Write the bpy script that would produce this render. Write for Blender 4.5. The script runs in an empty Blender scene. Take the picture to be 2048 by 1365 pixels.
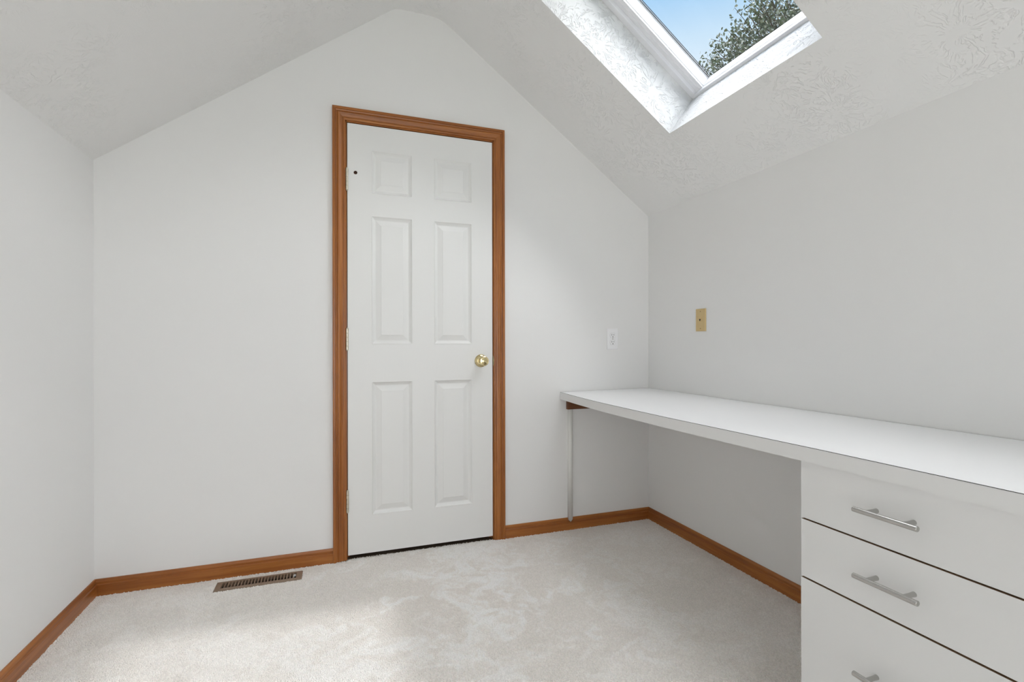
import bpy, bmesh, math, random
import numpy as np
from mathutils import Vector, Matrix
from mathutils.geometry import tessellate_polygon

random.seed(7)
rng = np.random.default_rng(11)
S = bpy.context.scene
COL = S.collection

# ------------------------------------------------------------------ camera
H = 1.0157
th, pitch, roll = 0.3411, -0.0003, -0.0020
F = Vector((math.sin(th) * math.cos(pitch), math.cos(th) * math.cos(pitch), math.sin(pitch)))
Rv = Vector((math.cos(th), -math.sin(th), 0))
Uv = Rv.cross(F)
R2 = Rv * math.cos(roll) + Uv * math.sin(roll)
U2 = -Rv * math.sin(roll) + Uv * math.cos(roll)
cd = bpy.data.cameras.new('camera')
cam = bpy.data.objects.new('camera', cd)
COL.objects.link(cam)
M = Matrix.Identity(4)
for i in range(3):
    M[i][0], M[i][1], M[i][2] = R2[i], U2[i], -F[i]
M[2][3] = H
cam.matrix_world = M
cd.sensor_width = 36.0
cd.lens = 997.46 / 2048 * 36.0
cd.shift_y = (687.5 - 682.5) / 2048
cd.clip_start = 0.02
cd.clip_end = 200
S.camera = cam

# ------------------------------------------------------------------ room numbers (metres)
D = 2.4625                 # back wall
XL, XR = -0.9176, 1.7138   # side walls
YR = -2.40                 # rear wall
ZK = 1.7550                # knee wall height
ZR = 2.6386                # flat ridge height
RX1, RX2 = 0.2777, 0.5007  # ridge strip
SX, SZ = XR - RX2, ZR - ZK
SL = math.hypot(SX, SZ)
n_ = Vector((SZ / SL, 0, SX / SL))     # outward normal of the right roof slope
s_ = Vector((-SX / SL, 0, SZ / SL))    # up the right slope
WX0, WY0, WY1, WLEN, WDEP = 1.4250, 1.1345, 1.8832, 0.86, 0.217
VY0, VY1 = -0.62, 0.13       # added second skylight, unseen overhead, put in for extra top light

# ------------------------------------------------------------------ world, sun, lamps, exposure
W = bpy.data.worlds.new('sky')
S.world = W
W.use_nodes = True
nt = W.node_tree
nt.nodes.clear()
tc = nt.nodes.new('ShaderNodeTexCoord')
sp = nt.nodes.new('ShaderNodeSeparateXYZ')
cr = nt.nodes.new('ShaderNodeValToRGB')
bg = nt.nodes.new('ShaderNodeBackground')
wo = nt.nodes.new('ShaderNodeOutputWorld')
nt.links.new(tc.outputs['Generated'], sp.inputs[0])
nt.links.new(sp.outputs['Z'], cr.inputs[0])
nt.links.new(cr.outputs[0], bg.inputs[0])
nt.links.new(bg.outputs[0], wo.inputs[0])
e = cr.color_ramp.elements
e[0].position, e[0].color = 0.0, (0.86, 0.92, 0.97, 1)
e[1].position, e[1].color = 1.0, (0.22, 0.46, 0.86, 1)
for pos, c in ((0.42, (0.84, 0.92, 0.99, 1)), (0.50, (0.60, 0.79, 0.96, 1)), (0.555, (0.39, 0.65, 0.93, 1))):
    q = e.new(pos)
    q.color = c
bg.inputs[1].default_value = 1.0


def sun(name, direction, energy, angle, col):
    l = bpy.data.lights.new(name, 'SUN')
    l.energy, l.angle, l.color = energy, math.radians(angle), col
    o = bpy.data.objects.new(name, l)
    COL.objects.link(o)
    o.rotation_euler = Vector(direction).to_track_quat('Z', 'Y').to_euler()
    return o


sun('hazy_sun', (1.22, -0.17, 1.96), 1.15, 3.2, (0.985, 0.995, 1.0))
sun('bright_haze', (0.47, -0.05, 0.88), 14.0, 90.0, (0.985, 0.993, 1.0))


def area(name, loc, direction, sx, sy, power, col):
    l = bpy.data.lights.new(name, 'AREA')
    l.shape, l.size, l.size_y, l.energy, l.color = 'RECTANGLE', sx, sy, power, col
    o = bpy.data.objects.new(name, l)
    COL.objects.link(o)
    o.location = loc
    o.rotation_euler = (-Vector(direction)).to_track_quat('Z', 'Y').to_euler()
    return o


RWX0, RWX1, RWZ0, RWZ1 = -0.60, 1.40, 0.10, 1.75
area('added_rear_fill', ((RWX0 + RWX1) / 2, YR - 0.13, (RWZ0 + RWZ1) / 2), (0, 1, -0.15), RWX1 - RWX0, RWZ1 - RWZ0, 25.5, (1.0, 0.99, 0.985))  # fill lamp added behind the camera to brighten the room

S.view_settings.view_transform = 'Standard'
S.view_settings.look = 'None'
S.view_settings.gamma = 1.0
S.view_settings.use_curve_mapping = False
S.view_settings.exposure = 0.05
S.cycles.max_bounces = 14
S.cycles.diffuse_bounces = 8
S.cycles.glossy_bounces = 4
S.cycles.transparent_max_bounces = 12
S.cycles.use_denoising = True
S.cycles.sample_clamp_indirect = 8.0


# ------------------------------------------------------------------ materials
def mat(name, col, rough=0.6, metal=0.0, spec=0.5, coat=0.0):
    m = bpy.data.materials.new(name)
    m.use_nodes = True
    b = m.node_tree.nodes['Principled BSDF']
    b.inputs['Base Color'].default_value = (*col, 1)
    b.inputs['Roughness'].default_value = rough
    b.inputs['Metallic'].default_value = metal
    b.inputs['Specular IOR Level'].default_value = spec
    b.inputs['Coat Weight'].default_value = coat
    b.inputs['Coat Roughness'].default_value = 0.15
    return m


class N:
    """small node-graph helper"""

    def __init__(self, m):
        self.t = m.node_tree
        self.b = self.t.nodes['Principled BSDF']

    def new(self, typ, **kw):
        n = self.t.nodes.new(typ)
        for k, v in kw.items():
            setattr(n, k, v)
        return n

    def link(self, a, b):
        self.t.links.new(a, b)

    def val(self, sock, v):
        if hasattr(v, 'links') or hasattr(v, 'is_output'):
            self.link(v, sock)
        else:
            sock.default_value = v

    def math(self, op, a, b=None, c=None, clamp=False):
        n = self.new('ShaderNodeMath', operation=op, use_clamp=clamp)
        self.val(n.inputs[0], a)
        if b is not None:
            self.val(n.inputs[1], b)
        if c is not None:
            self.val(n.inputs[2], c)
        return n.outputs[0]

    def vmath(self, op, a, b=None, out=0):
        n = self.new('ShaderNodeVectorMath', operation=op)
        self.val(n.inputs[0], a)
        if b is not None:
            self.val(n.inputs[1], b)
        return n.outputs['Value'] if out == 'v' else n.outputs[0]

    def noise(self, vec, scale, detail=3, rough=0.5, dim='3D'):
        n = self.new('ShaderNodeTexNoise', noise_dimensions=dim)
        self.link(vec, n.inputs['Vector'])
        n.inputs['Scale'].default_value = scale
        n.inputs['Detail'].default_value = detail
        n.inputs['Roughness'].default_value = rough
        return n.outputs[0]

    def ramp(self, fac, stops):
        n = self.new('ShaderNodeValToRGB')
        self.link(fac, n.inputs[0])
        el = n.color_ramp.elements
        el[0].position, el[0].color = stops[0][0], (*stops[0][1], 1)
        el[1].position, el[1].color = stops[-1][0], (*stops[-1][1], 1)
        for p, c in stops[1:-1]:
            x = el.new(p)
            x.color = (*c, 1)
        return n.outputs[0]

    def smooth(self, v, a, b):
        n = self.new('ShaderNodeMapRange', interpolation_type='SMOOTHSTEP')
        self.link(v, n.inputs[0])
        n.inputs[1].default_value, n.inputs[2].default_value = a, b
        return n.outputs[0]

    def bump(self, h, strength, dist):
        n = self.new('ShaderNodeBump')
        n.inputs['Strength'].default_value = strength
        n.inputs['Distance'].default_value = dist
        self.link(h, n.inputs['Height'])
        self.link(n.outputs[0], self.b.inputs['Normal'])

    def obj(self):
        return self.new('ShaderNodeTexCoord').outputs['Object']

    def uv(self):
        return self.new('ShaderNodeTexCoord').outputs['UV']


def wall_paint(name, col):
    m = mat(name, col, 0.75, spec=0.3)
    g = N(m)
    h = g.noise(g.obj(), 260, 2)
    big = g.noise(g.obj(), 3.0, 2)
    g.bump(g.math('ADD', g.math('MULTIPLY', h, 0.25), g.math('MULTIPLY', big, 0.8)), 0.25, 0.0012)
    return m


WALLC = (0.80, 0.797, 0.79)
M_wall = wall_paint('wall_paint', WALLC)


def stomp(name, col, strength, dist, full=False):
    """brush-stomped ceiling texture: bursts of radial ridges round scattered centres"""
    m = mat(name, col, 0.8, spec=0.25)
    g = N(m)
    uv = g.uv()
    warp = g.new('ShaderNodeTexNoise', noise_dimensions='2D')
    g.link(uv, warp.inputs['Vector'])
    warp.inputs['Scale'].default_value = 22
    warp.inputs['Detail'].default_value = 2
    wv = g.vmath('SUBTRACT', warp.outputs['Color'], (0.5, 0.5, 0.5))
    sc = g.new('ShaderNodeVectorMath', operation='SCALE')
    g.link(wv, sc.inputs[0])
    sc.inputs['Scale'].default_value = 0.028
    uvw = g.vmath('ADD', uv, sc.outputs[0])
    total = None
    for off, scale, k in (((0.0, 0.0, 0.0), 5.2, 2.6), ((3.37, 1.71, 0.0), 6.0, 2.3)):
        p = g.vmath('ADD', uvw, off)
        vo = g.new('ShaderNodeTexVoronoi', voronoi_dimensions='2D', feature='F1')
        g.link(p, vo.inputs['Vector'])
        vo.inputs['Scale'].default_value = scale
        d = g.vmath('SUBTRACT', p, vo.outputs['Position'])
        r = g.vmath('LENGTH', d, out='v')
        dn = g.vmath('NORMALIZE', d)
        cellv = g.vmath('MULTIPLY', vo.outputs['Color'], (9.0, 9.0, 9.0))
        dk = g.vmath('MULTIPLY', dn, (k, k, k))
        cx = g.new('ShaderNodeCombineXYZ')
        g.link(g.math('MULTIPLY', r, 4.5), cx.inputs[2])
        vec = g.vmath('ADD', g.vmath('ADD', dk, cellv), cx.outputs[0])
        nz = g.noise(vec, 1.6, 2.0, 0.55)
        ridge = g.math('SUBTRACT', 1.0, g.math('ABSOLUTE', g.math('MULTIPLY', g.math('SUBTRACT', nz, 0.5), 13.0)), clamp=True)
        ridge = g.math('POWER', ridge, 1.6)
        mask = g.math('MULTIPLY', g.smooth(r, 0.012, 0.035), g.math('SUBTRACT', 1.0, g.smooth(r, 0.075, 0.125)))
        brk = g.smooth(g.noise(p, 34, 2, 0.5, '2D'), 0.43, 0.55)
        v = g.math('MULTIPLY', g.math('MULTIPLY', ridge, mask), brk)
        total = v if total is None else g.math('MAXIMUM', total, v)
    patch = g.smooth(g.noise(uv, 1.7, 2, 0.5, '2D'), *((0.0, 0.2) if full else (0.38, 0.62)))
    fine = g.noise(uv, 120, 3, 0.6, '2D')
    hgt = g.math('ADD', g.math('MULTIPLY', total, g.math('ADD', g.math('MULTIPLY', patch, 0.85), 0.15)), g.math('MULTIPLY', fine, 0.05))
    g.bump(hgt, strength, dist)
    return m


M_ceil = stomp('stomped_ceiling', (0.80, 0.797, 0.79), 0.46, 0.004)
M_well = stomp('stomped_well', (0.74, 0.74, 0.737), 0.74, 0.004, True)  # same paint as the ceiling, colour darkened to offset the strong skylight


def wood(name, light, mid, dark, rough=0.32):
    """stained softwood; UV u runs along the grain in metres"""
    m = mat(name, mid, rough, spec=0.4, coat=0.15)
    g = N(m)
    mp = g.new('ShaderNodeMapping')
    g.link(g.uv(), mp.inputs[0])
    mp.inputs['Scale'].default_value = (1.6, 42.0, 1.0)
    a = g.noise(mp.outputs[0], 1.0, 5, 0.6, '2D')
    mp2 = g.new('ShaderNodeMapping')
    g.link(g.uv(), mp2.inputs[0])
    mp2.inputs['Scale'].default_value = (9.0, 420.0, 1.0)
    f = g.noise(mp2.outputs[0], 1.0, 3, 0.6, '2D')
    big = g.noise(g.uv(), 2.6, 2, 0.5, '2D')
    mix = g.math('ADD', g.math('MULTIPLY', a, 0.62), g.math('ADD', g.math('MULTIPLY', f, 0.22), g.math('MULTIPLY', big, 0.16)))
    c = g.ramp(mix, [(0.34, dark), (0.5, mid), (0.66, light)])
    g.link(c, g.b.inputs['Base Color'])
    g.bump(mix, 0.12, 0.0008)
    return m


M_wood = wood('stained_trim', (0.42, 0.158, 0.037), (0.325, 0.108, 0.021), (0.23, 0.068, 0.012))
M_cleat = wood('shade_toned_cleat', (0.17, 0.060, 0.016), (0.12, 0.038, 0.009), (0.085, 0.026, 0.006), 0.45)  # trim wood with the shade under the desk put into its colour
M_woodraw = mat('raw_wood', (0.42, 0.24, 0.14), 0.7)

M_door = mat('door_paint', (0.79, 0.79, 0.778), 0.42, spec=0.4)
g = N(M_door)
mp = g.new('ShaderNodeMapping')
g.link(g.obj(), mp.inputs[0])
mp.inputs['Scale'].default_value = (260, 260, 7)
g.bump(g.noise(mp.outputs[0], 1.0, 3), 0.16, 0.0006)

M_brass = mat('polished_brass', (0.66, 0.55, 0.31), 0.11, 1.0)
M_hinge = mat('hinge_metal', (0.66, 0.62, 0.52), 0.28, 1.0)
M_steel = mat('brushed_steel', (0.52, 0.51, 0.49), 0.24, 1.0)
g = N(M_steel)
mp = g.new('ShaderNodeMapping')
g.link(g.obj(), mp.inputs[0])
mp.inputs['Scale'].default_value = (900, 6, 900)
g.bump(g.noise(mp.outputs[0], 1.0, 2), 0.10, 0.0003)
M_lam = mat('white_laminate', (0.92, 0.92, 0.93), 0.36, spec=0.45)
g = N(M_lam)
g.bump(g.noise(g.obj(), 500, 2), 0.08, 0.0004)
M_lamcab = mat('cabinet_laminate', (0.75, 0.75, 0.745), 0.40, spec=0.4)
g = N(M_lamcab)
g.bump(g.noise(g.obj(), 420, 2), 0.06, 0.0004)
M_kerf = mat('dark_laminate_core', (0.035, 0.028, 0.024), 0.6)
M_chip = mat('brown_carcass', (0.30, 0.19, 0.11), 0.7)
M_white = mat('white_plastic', (0.86, 0.86, 0.87), 0.35)
M_grey = mat('gap_grey', (0.32, 0.32, 0.33), 0.6)
M_dark = mat('dark_slot', (0.012, 0.012, 0.012), 0.6)
M_almond = mat('almond_plastic', (0.62, 0.46, 0.22), 0.40)
M_almond2 = mat('almond_screw', (0.40, 0.24, 0.11), 0.45)
M_reg = mat('tan_register_metal', (0.235, 0.165, 0.115), 0.42, 0.0, spec=0.5)
M_duct = mat('dark_duct', (0.05, 0.032, 0.022), 0.7)
M_gapshade = mat('door_gap_shade', (0.13, 0.09, 0.06), 0.6)  # dark colour standing in for shade in the gap under the door
M_frame = mat('white_skylight_frame', (0.80, 0.80, 0.82), 0.35)
M_gasket = mat('black_gasket', (0.012, 0.012, 0.012), 0.5)
M_strip = mat('white_painted_strip', (0.78, 0.775, 0.75), 0.5)
M_exterior = mat('lawn_green', (0.08, 0.12, 0.04), 0.9)
M_bark = mat('bark', (0.10, 0.075, 0.055), 0.9)
g = N(M_bark)
g.bump(g.noise(g.obj(), 14, 4), 0.5, 0.03)
M_leaf = mat('leaf_green', (0.12, 0.15, 0.09), 0.6)
g = N(M_leaf)
ge = g.new('ShaderNodeNewGeometry')
g.link(g.ramp(ge.outputs['Random Per Island'], [(0.0, (0.115, 0.135, 0.10)), (0.6, (0.18, 0.205, 0.15)), (1.0, (0.26, 0.255, 0.185))]), g.b.inputs['Base Color'])
M_hole = mat('bare_fibre', (0.10, 0.045, 0.025), 0.8)

M_glass = bpy.data.materials.new('window_glass')
M_glass.use_nodes = True
t = M_glass.node_tree
t.nodes.clear()
o_ = t.nodes.new('ShaderNodeOutputMaterial')
mx = t.nodes.new('ShaderNodeMixShader')
tr = t.nodes.new('ShaderNodeBsdfTransparent')
tr.inputs[0].default_value = (0.976, 0.978, 0.978, 1)
gl = t.nodes.new('ShaderNodeBsdfGlossy')
gl.inputs['Roughness'].default_value = 0.02
fr = t.nodes.new('ShaderNodeFresnel')
fr.inputs[0].default_value = 1.35
t.links.new(fr.outputs[0], mx.inputs[0])
t.links.new(tr.outputs[0], mx.inputs[1])
t.links.new(gl.outputs[0], mx.inputs[2])
t.links.new(mx.outputs[0], o_.inputs[0])


def carpet(name):
    m = mat(name, (0.66, 0.635, 0.605), 0.95, spec=0.1)
    g = N(m)
    at = g.new('ShaderNodeAttribute', attribute_name='nap')
    ge = g.new('ShaderNodeNewGeometry')
    base = g.ramp(at.outputs['Fac'], [(0.0, (0.87, 0.82, 0.77)), (0.40, (0.93, 0.895, 0.855)), (1.0, (0.99, 0.98, 0.965))])
    rnd = g.math('ADD', g.math('MULTIPLY', ge.outputs['Random Per Island'], 0.12), 0.93)
    sc = g.new('ShaderNodeVectorMath', operation='SCALE')
    g.link(base, sc.inputs[0])
    g.link(rnd, sc.inputs['Scale'])
    g.link(sc.outputs[0], g.b.inputs['Base Color'])
    return m


M_carpet = carpet('beige_carpet')
M_backing = mat('carpet_backing', (0.86, 0.835, 0.805), 0.95, spec=0.1)
g = N(M_backing)
g.bump(g.noise(g.obj(), 400, 3), 0.8, 0.004)


# ------------------------------------------------------------------ mesh helpers
def link(name, me, m=None, parent=None, kind=None):
    o = bpy.data.objects.new(name, me)
    COL.objects.link(o)
    if m is not None:
        for x in (m if isinstance(m, (list, tuple)) else [m]):
            me.materials.append(x)
    if parent is not None:
        o.parent = parent
    if kind:
        o['kind'] = kind
    return o


def tag(o, label, cat, group=None, kind=None):
    o['label'] = label
    o['category'] = cat
    if group:
        o['group'] = group
    if kind:
        o['kind'] = kind
    return o


def empty(name, loc=(0, 0, 0)):
    o = bpy.data.objects.new(name, None)
    COL.objects.link(o)
    o.location = loc
    o.empty_display_size = 0.1
    return o


class MB:
    """mesh builder in world coordinates; an origin makes the mesh local to a parent"""

    def __init__(self, origin=(0, 0, 0)):
        self.v, self.f, self.uv, self.mi, self.o = [], [], [], [], Vector(origin)
        self.smooth = []

    def face(self, pts, uvs=None, mi=0, smooth=False):
        b = len(self.v)
        self.v += [tuple(Vector(p) - self.o) for p in pts]
        self.f.append(list(range(b, b + len(pts))))
        self.uv += list(uvs) if uvs else [(0, 0)] * len(pts)
        self.mi.append(mi)
        self.smooth.append(smooth)

    def box(self, a, b, mi=0, grain=0):
        (x0, y0, z0), (x1, y1, z1) = a, b
        c = [Vector((x, y, z)) for x in (x0, x1) for y in (y0, y1) for z in (z0, z1)]
        for q in ((0, 1, 3, 2), (4, 6, 7, 5), (0, 4, 5, 1), (2, 3, 7, 6), (0, 2, 6, 4), (1, 5, 7, 3)):
            pts = [c[i] for i in q]
            oth = [i for i in range(3) if i != grain]
            self.face(pts, [(p[grain], p[oth[0]] + p[oth[1]]) for p in pts], mi)

    def build(self, name, m, parent=None, kind=None, merge=True, bevel=0.0, shade=None, segs=2):
        me = bpy.data.meshes.new(name)
        me.from_pydata(self.v, [], self.f)
        u = me.uv_layers.new(name='UVMap')
        for i, c in enumerate(self.uv):
            u.data[i].uv = c
        me.polygons.foreach_set('material_index', self.mi)
        me.polygons.foreach_set('use_smooth', self.smooth)
        if merge or bevel:
            bm = bmesh.new()
            bm.from_mesh(me)
            bmesh.ops.remove_doubles(bm, verts=bm.verts, dist=1e-5)
            if bevel:
                ed = [x for x in bm.edges if len(x.link_faces) == 2 and x.calc_face_angle(0) > 0.6]
                bmesh.ops.bevel(bm, geom=ed, offset=bevel, segments=segs, affect='EDGES', profile=0.6)
            bmesh.ops.recalc_face_normals(bm, faces=bm.faces)
            bm.to_mesh(me)
            bm.free()
        o = link(name, me, m, parent, kind)
        return o


def rect_tess(loops3, uvf=None, mb=None, mi=0, flip=False):
    polys = [[Vector(p) for p in L] for L in loops3]
    flat = [p for L in polys for p in L]
    for tri in tessellate_polygon(polys):
        pts = [flat[i] for i in tri]
        if flip:
            pts.reverse()
        mb.face(pts, [uvf(p) for p in pts] if uvf else None, mi)


def sweep(mb, prof, P0, P1, A, O, mw=(0, 0), mt=(0, 0), closed=True, mi=0, u0=0.0):
    """prof: (w, t) points; straight sweep P0->P1, A across, O outwards, mitres shift the ends along the length"""
    P0, P1, A, O = map(Vector, (P0, P1, A, O))
    L = (P1 - P0).normalized()
    ln = (P1 - P0).length
    a = [P0 + A * w + O * t_ + L * (w * mw[0] + t_ * mt[0]) for w, t_ in prof]
    b = [P1 + A * w + O * t_ + L * (w * mw[1] + t_ * mt[1]) for w, t_ in prof]
    acc = [0.0]
    for i in range(1, len(prof)):
        acc.append(acc[-1] + math.hypot(prof[i][0] - prof[i - 1][0], prof[i][1] - prof[i - 1][1]))
    for i in range(len(prof) - 1):
        mb.face([a[i], a[i + 1], b[i + 1], b[i]], [(u0, acc[i]), (u0, acc[i + 1]), (u0 + ln, acc[i + 1]), (u0 + ln, acc[i])], mi)
    if closed:
        mb.face(a, [(u0 + w, t_) for w, t_ in prof], mi)
        mb.face(list(reversed(b)), [(u0 + w, t_) for w, t_ in reversed(prof)], mi)


def lathe(mb, prof, c, axis, n=32, mi=0, smooth=True):
    """prof: (r, h) along axis from c"""
    axis = Vector(axis).normalized()
    a = axis.orthogonal().normalized()
    b = axis.cross(a)
    c = Vector(c)
    ring = lambda r, h: [c + axis * h + (a * math.cos(2 * math.pi * i / n) + b * math.sin(2 * math.pi * i / n)) * r for i in range(n)]
    for (r0, h0), (r1, h1) in zip(prof, prof[1:]):
        q0, q1 = ring(r0, h0), ring(r1, h1)
        for i in range(n):
            j = (i + 1) % n
            if r0 < 1e-6:
                mb.face([q0[0], q1[i], q1[j]], None, mi, smooth)
            elif r1 < 1e-6:
                mb.face([q0[i], q0[j], q1[0]], None, mi, smooth)
            else:
                mb.face([q0[i], q0[j], q1[j], q1[i]], None, mi, smooth)


def soften(o, deg=35):
    me = o.data
    for p in me.polygons:
        p.use_smooth = True
    try:
        me.set_sharp_from_angle(angle=math.radians(deg))
    except Exception:
        pass
    return o


# ------------------------------------------------------------------ the shell
XJ0, XJ1, ZJ = 0.0525, 0.7698, 2.0572       # inner faces of the jamb
HX0, HX1, HZ = XJ0 - 0.019, XJ1 + 0.019, ZJ + 0.019
REG = (-0.4735, 2.3300, -0.1372, 2.4165)    # floor register outline x0,y0,x1,y1


def profile():
    """ceiling cross-section from the left knee wall to the right one, ridge corners eased"""
    pts = [(XL, ZK + 0.0044), ]
    L0, A1, A2, R0 = Vector((XL, ZK + 0.0044)), Vector((RX1, ZR)), Vector((RX2, ZR)), Vector((XR, ZK - 0.0039))

    def ease(p, c, q, tl):
        d0, d1 = (p - c).normalized(), (q - c).normalized()
        a, b = c + d0 * tl, c + d1 * tl
        return [a * (1 - k) ** 2 + c * 2 * k * (1 - k) + b * k * k for k in [i / 6 for i in range(7)]]
    pts = [L0] + ease(L0, A1, A2, 0.022) + ease(A1, A2, R0, 0.05) + [R0]
    return pts


PR = profile()
gable = [(p.x, p.y) for p in PR]

mb = MB()
outer = [(XL, D, -0.02)] + [(x, D, z) for x, z in gable] + [(XR, D, -0.02), (HX1, D, -0.02), (HX1, D, HZ), (HX0, D, HZ), (HX0, D, -0.02)]
rect_tess([outer], None, mb)
back = mb.build('wall_back', M_wall)
tag(back, 'off white gable wall with the white door in it', 'wall', kind='structure')

mb = MB()
mb.face([(XL, YR, -0.02), (XL, D, -0.02), (XL, D, ZK + 0.0044), (XL, YR, ZK + 0.0044)])
wl = mb.build('wall_left', M_wall)
tag(wl, 'low off white knee wall left of the door', 'wall', kind='structure')
mb = MB()
mb.face([(XR, YR, -0.02), (XR, D, -0.02), (XR, D, ZK - 0.0039), (XR, YR, ZK - 0.0039)])
wr = mb.build('wall_right', M_wall)
tag(wr, 'low off white knee wall behind the desk', 'wall', kind='structure')
mb = MB()
outer = [(XL, YR, -0.02)] + [(x, YR, z) for x, z in gable] + [(XR, YR, -0.02)]
hole = [(RWX0, YR, RWZ0), (RWX1, YR, RWZ0), (RWX1, YR, RWZ1), (RWX0, YR, RWZ1)]
rect_tess([outer, hole], None, mb)
wq = mb.build('wall_rear', M_wall)
tag(wq, 'off white gable wall behind the camera with an added window', 'wall', kind='structure')

# ceiling: strips along y, the right slope split round the skylight opening
wa = Vector((WX0, 0, 0))
wz = lambda x: ZR + (x - RX2) * (ZK - 0.0039 - ZR) / (XR - RX2)
WX1 = WX0 + s_.x * WLEN
mb = MB()
acc = 0.0
for a, b in zip(PR, PR[1:]):
    ln = (b - a).length
    segs = [(a, b)]
    last = b is PR[-1]
    if not last:
        mb.face([(a.x, YR, a.y), (b.x, YR, b.y), (b.x, D, b.y), (a.x, D, a.y)], [(YR, acc), (YR, acc + ln), (D, acc + ln), (D, acc)], 0, True)
    else:
        def strip(x0, x1, y0, y1):
            f = lambda x: acc + (x - a.x) / (b.x - a.x) * ln
            zz = lambda x: a.y + (x - a.x) / (b.x - a.x) * (b.y - a.y)
            mb.face([(x0, y0, zz(x0)), (x1, y0, zz(x1)), (x1, y1, zz(x1)), (x0, y1, zz(x0))], [(y0, f(x0)), (y0, f(x1)), (y1, f(x1)), (y1, f(x0))], 0, True)
        zslope = lambda x: a.y + (x - a.x) / (b.x - a.x) * (b.y - a.y)
        ycuts = [YR, VY0, VY1, WY0, WY1, D]
        for q, (ya, yb) in enumerate(zip(ycuts, ycuts[1:])):
            strip(a.x, WX1, ya, yb)
            if q not in (1, 3):
                strip(WX1, WX0, ya, yb)
            strip(WX0, b.x, ya, yb)
    acc += ln
ceil = mb.build('ceiling', M_ceil)
ceil.data.set_sharp_from_angle(angle=math.radians(20))
tag(ceil, 'white vaulted ceiling with stomped plaster texture and a flat ridge', 'ceiling', kind='structure')

C0 = Vector((WX0, 0, zslope(WX0)))      # lower edge of the opening
sv = (Vector((WX1, 0, zslope(WX1))) - C0).normalized()
nv = Vector((sv.z, 0, -sv.x)).normalized()
if nv.z < 0:
    nv = -nv


def SK(s, y, d):
    return C0 + sv * s + nv * d + Vector((0, y, 0))


P_side = [(0.0, WDEP), (0.0245, WDEP), (0.0254, WDEP + 0.001), (0.0254, 0.2358), (0.043, 0.2358), (0.044, 0.2385), (0.0585, 0.2385), (0.063, 0.2365), (0.063, 0.246), (0.0645, 0.246), (0.0645, 0.2985)]
P_low = [(0.0, WDEP), (0.0115, WDEP), (0.0135, WDEP + 0.002), (0.0135, 0.240), (0.0148, 0.2405), (0.0148, 0.2455), (0.0158, 0.246), (0.0158, 0.2985)]


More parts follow.
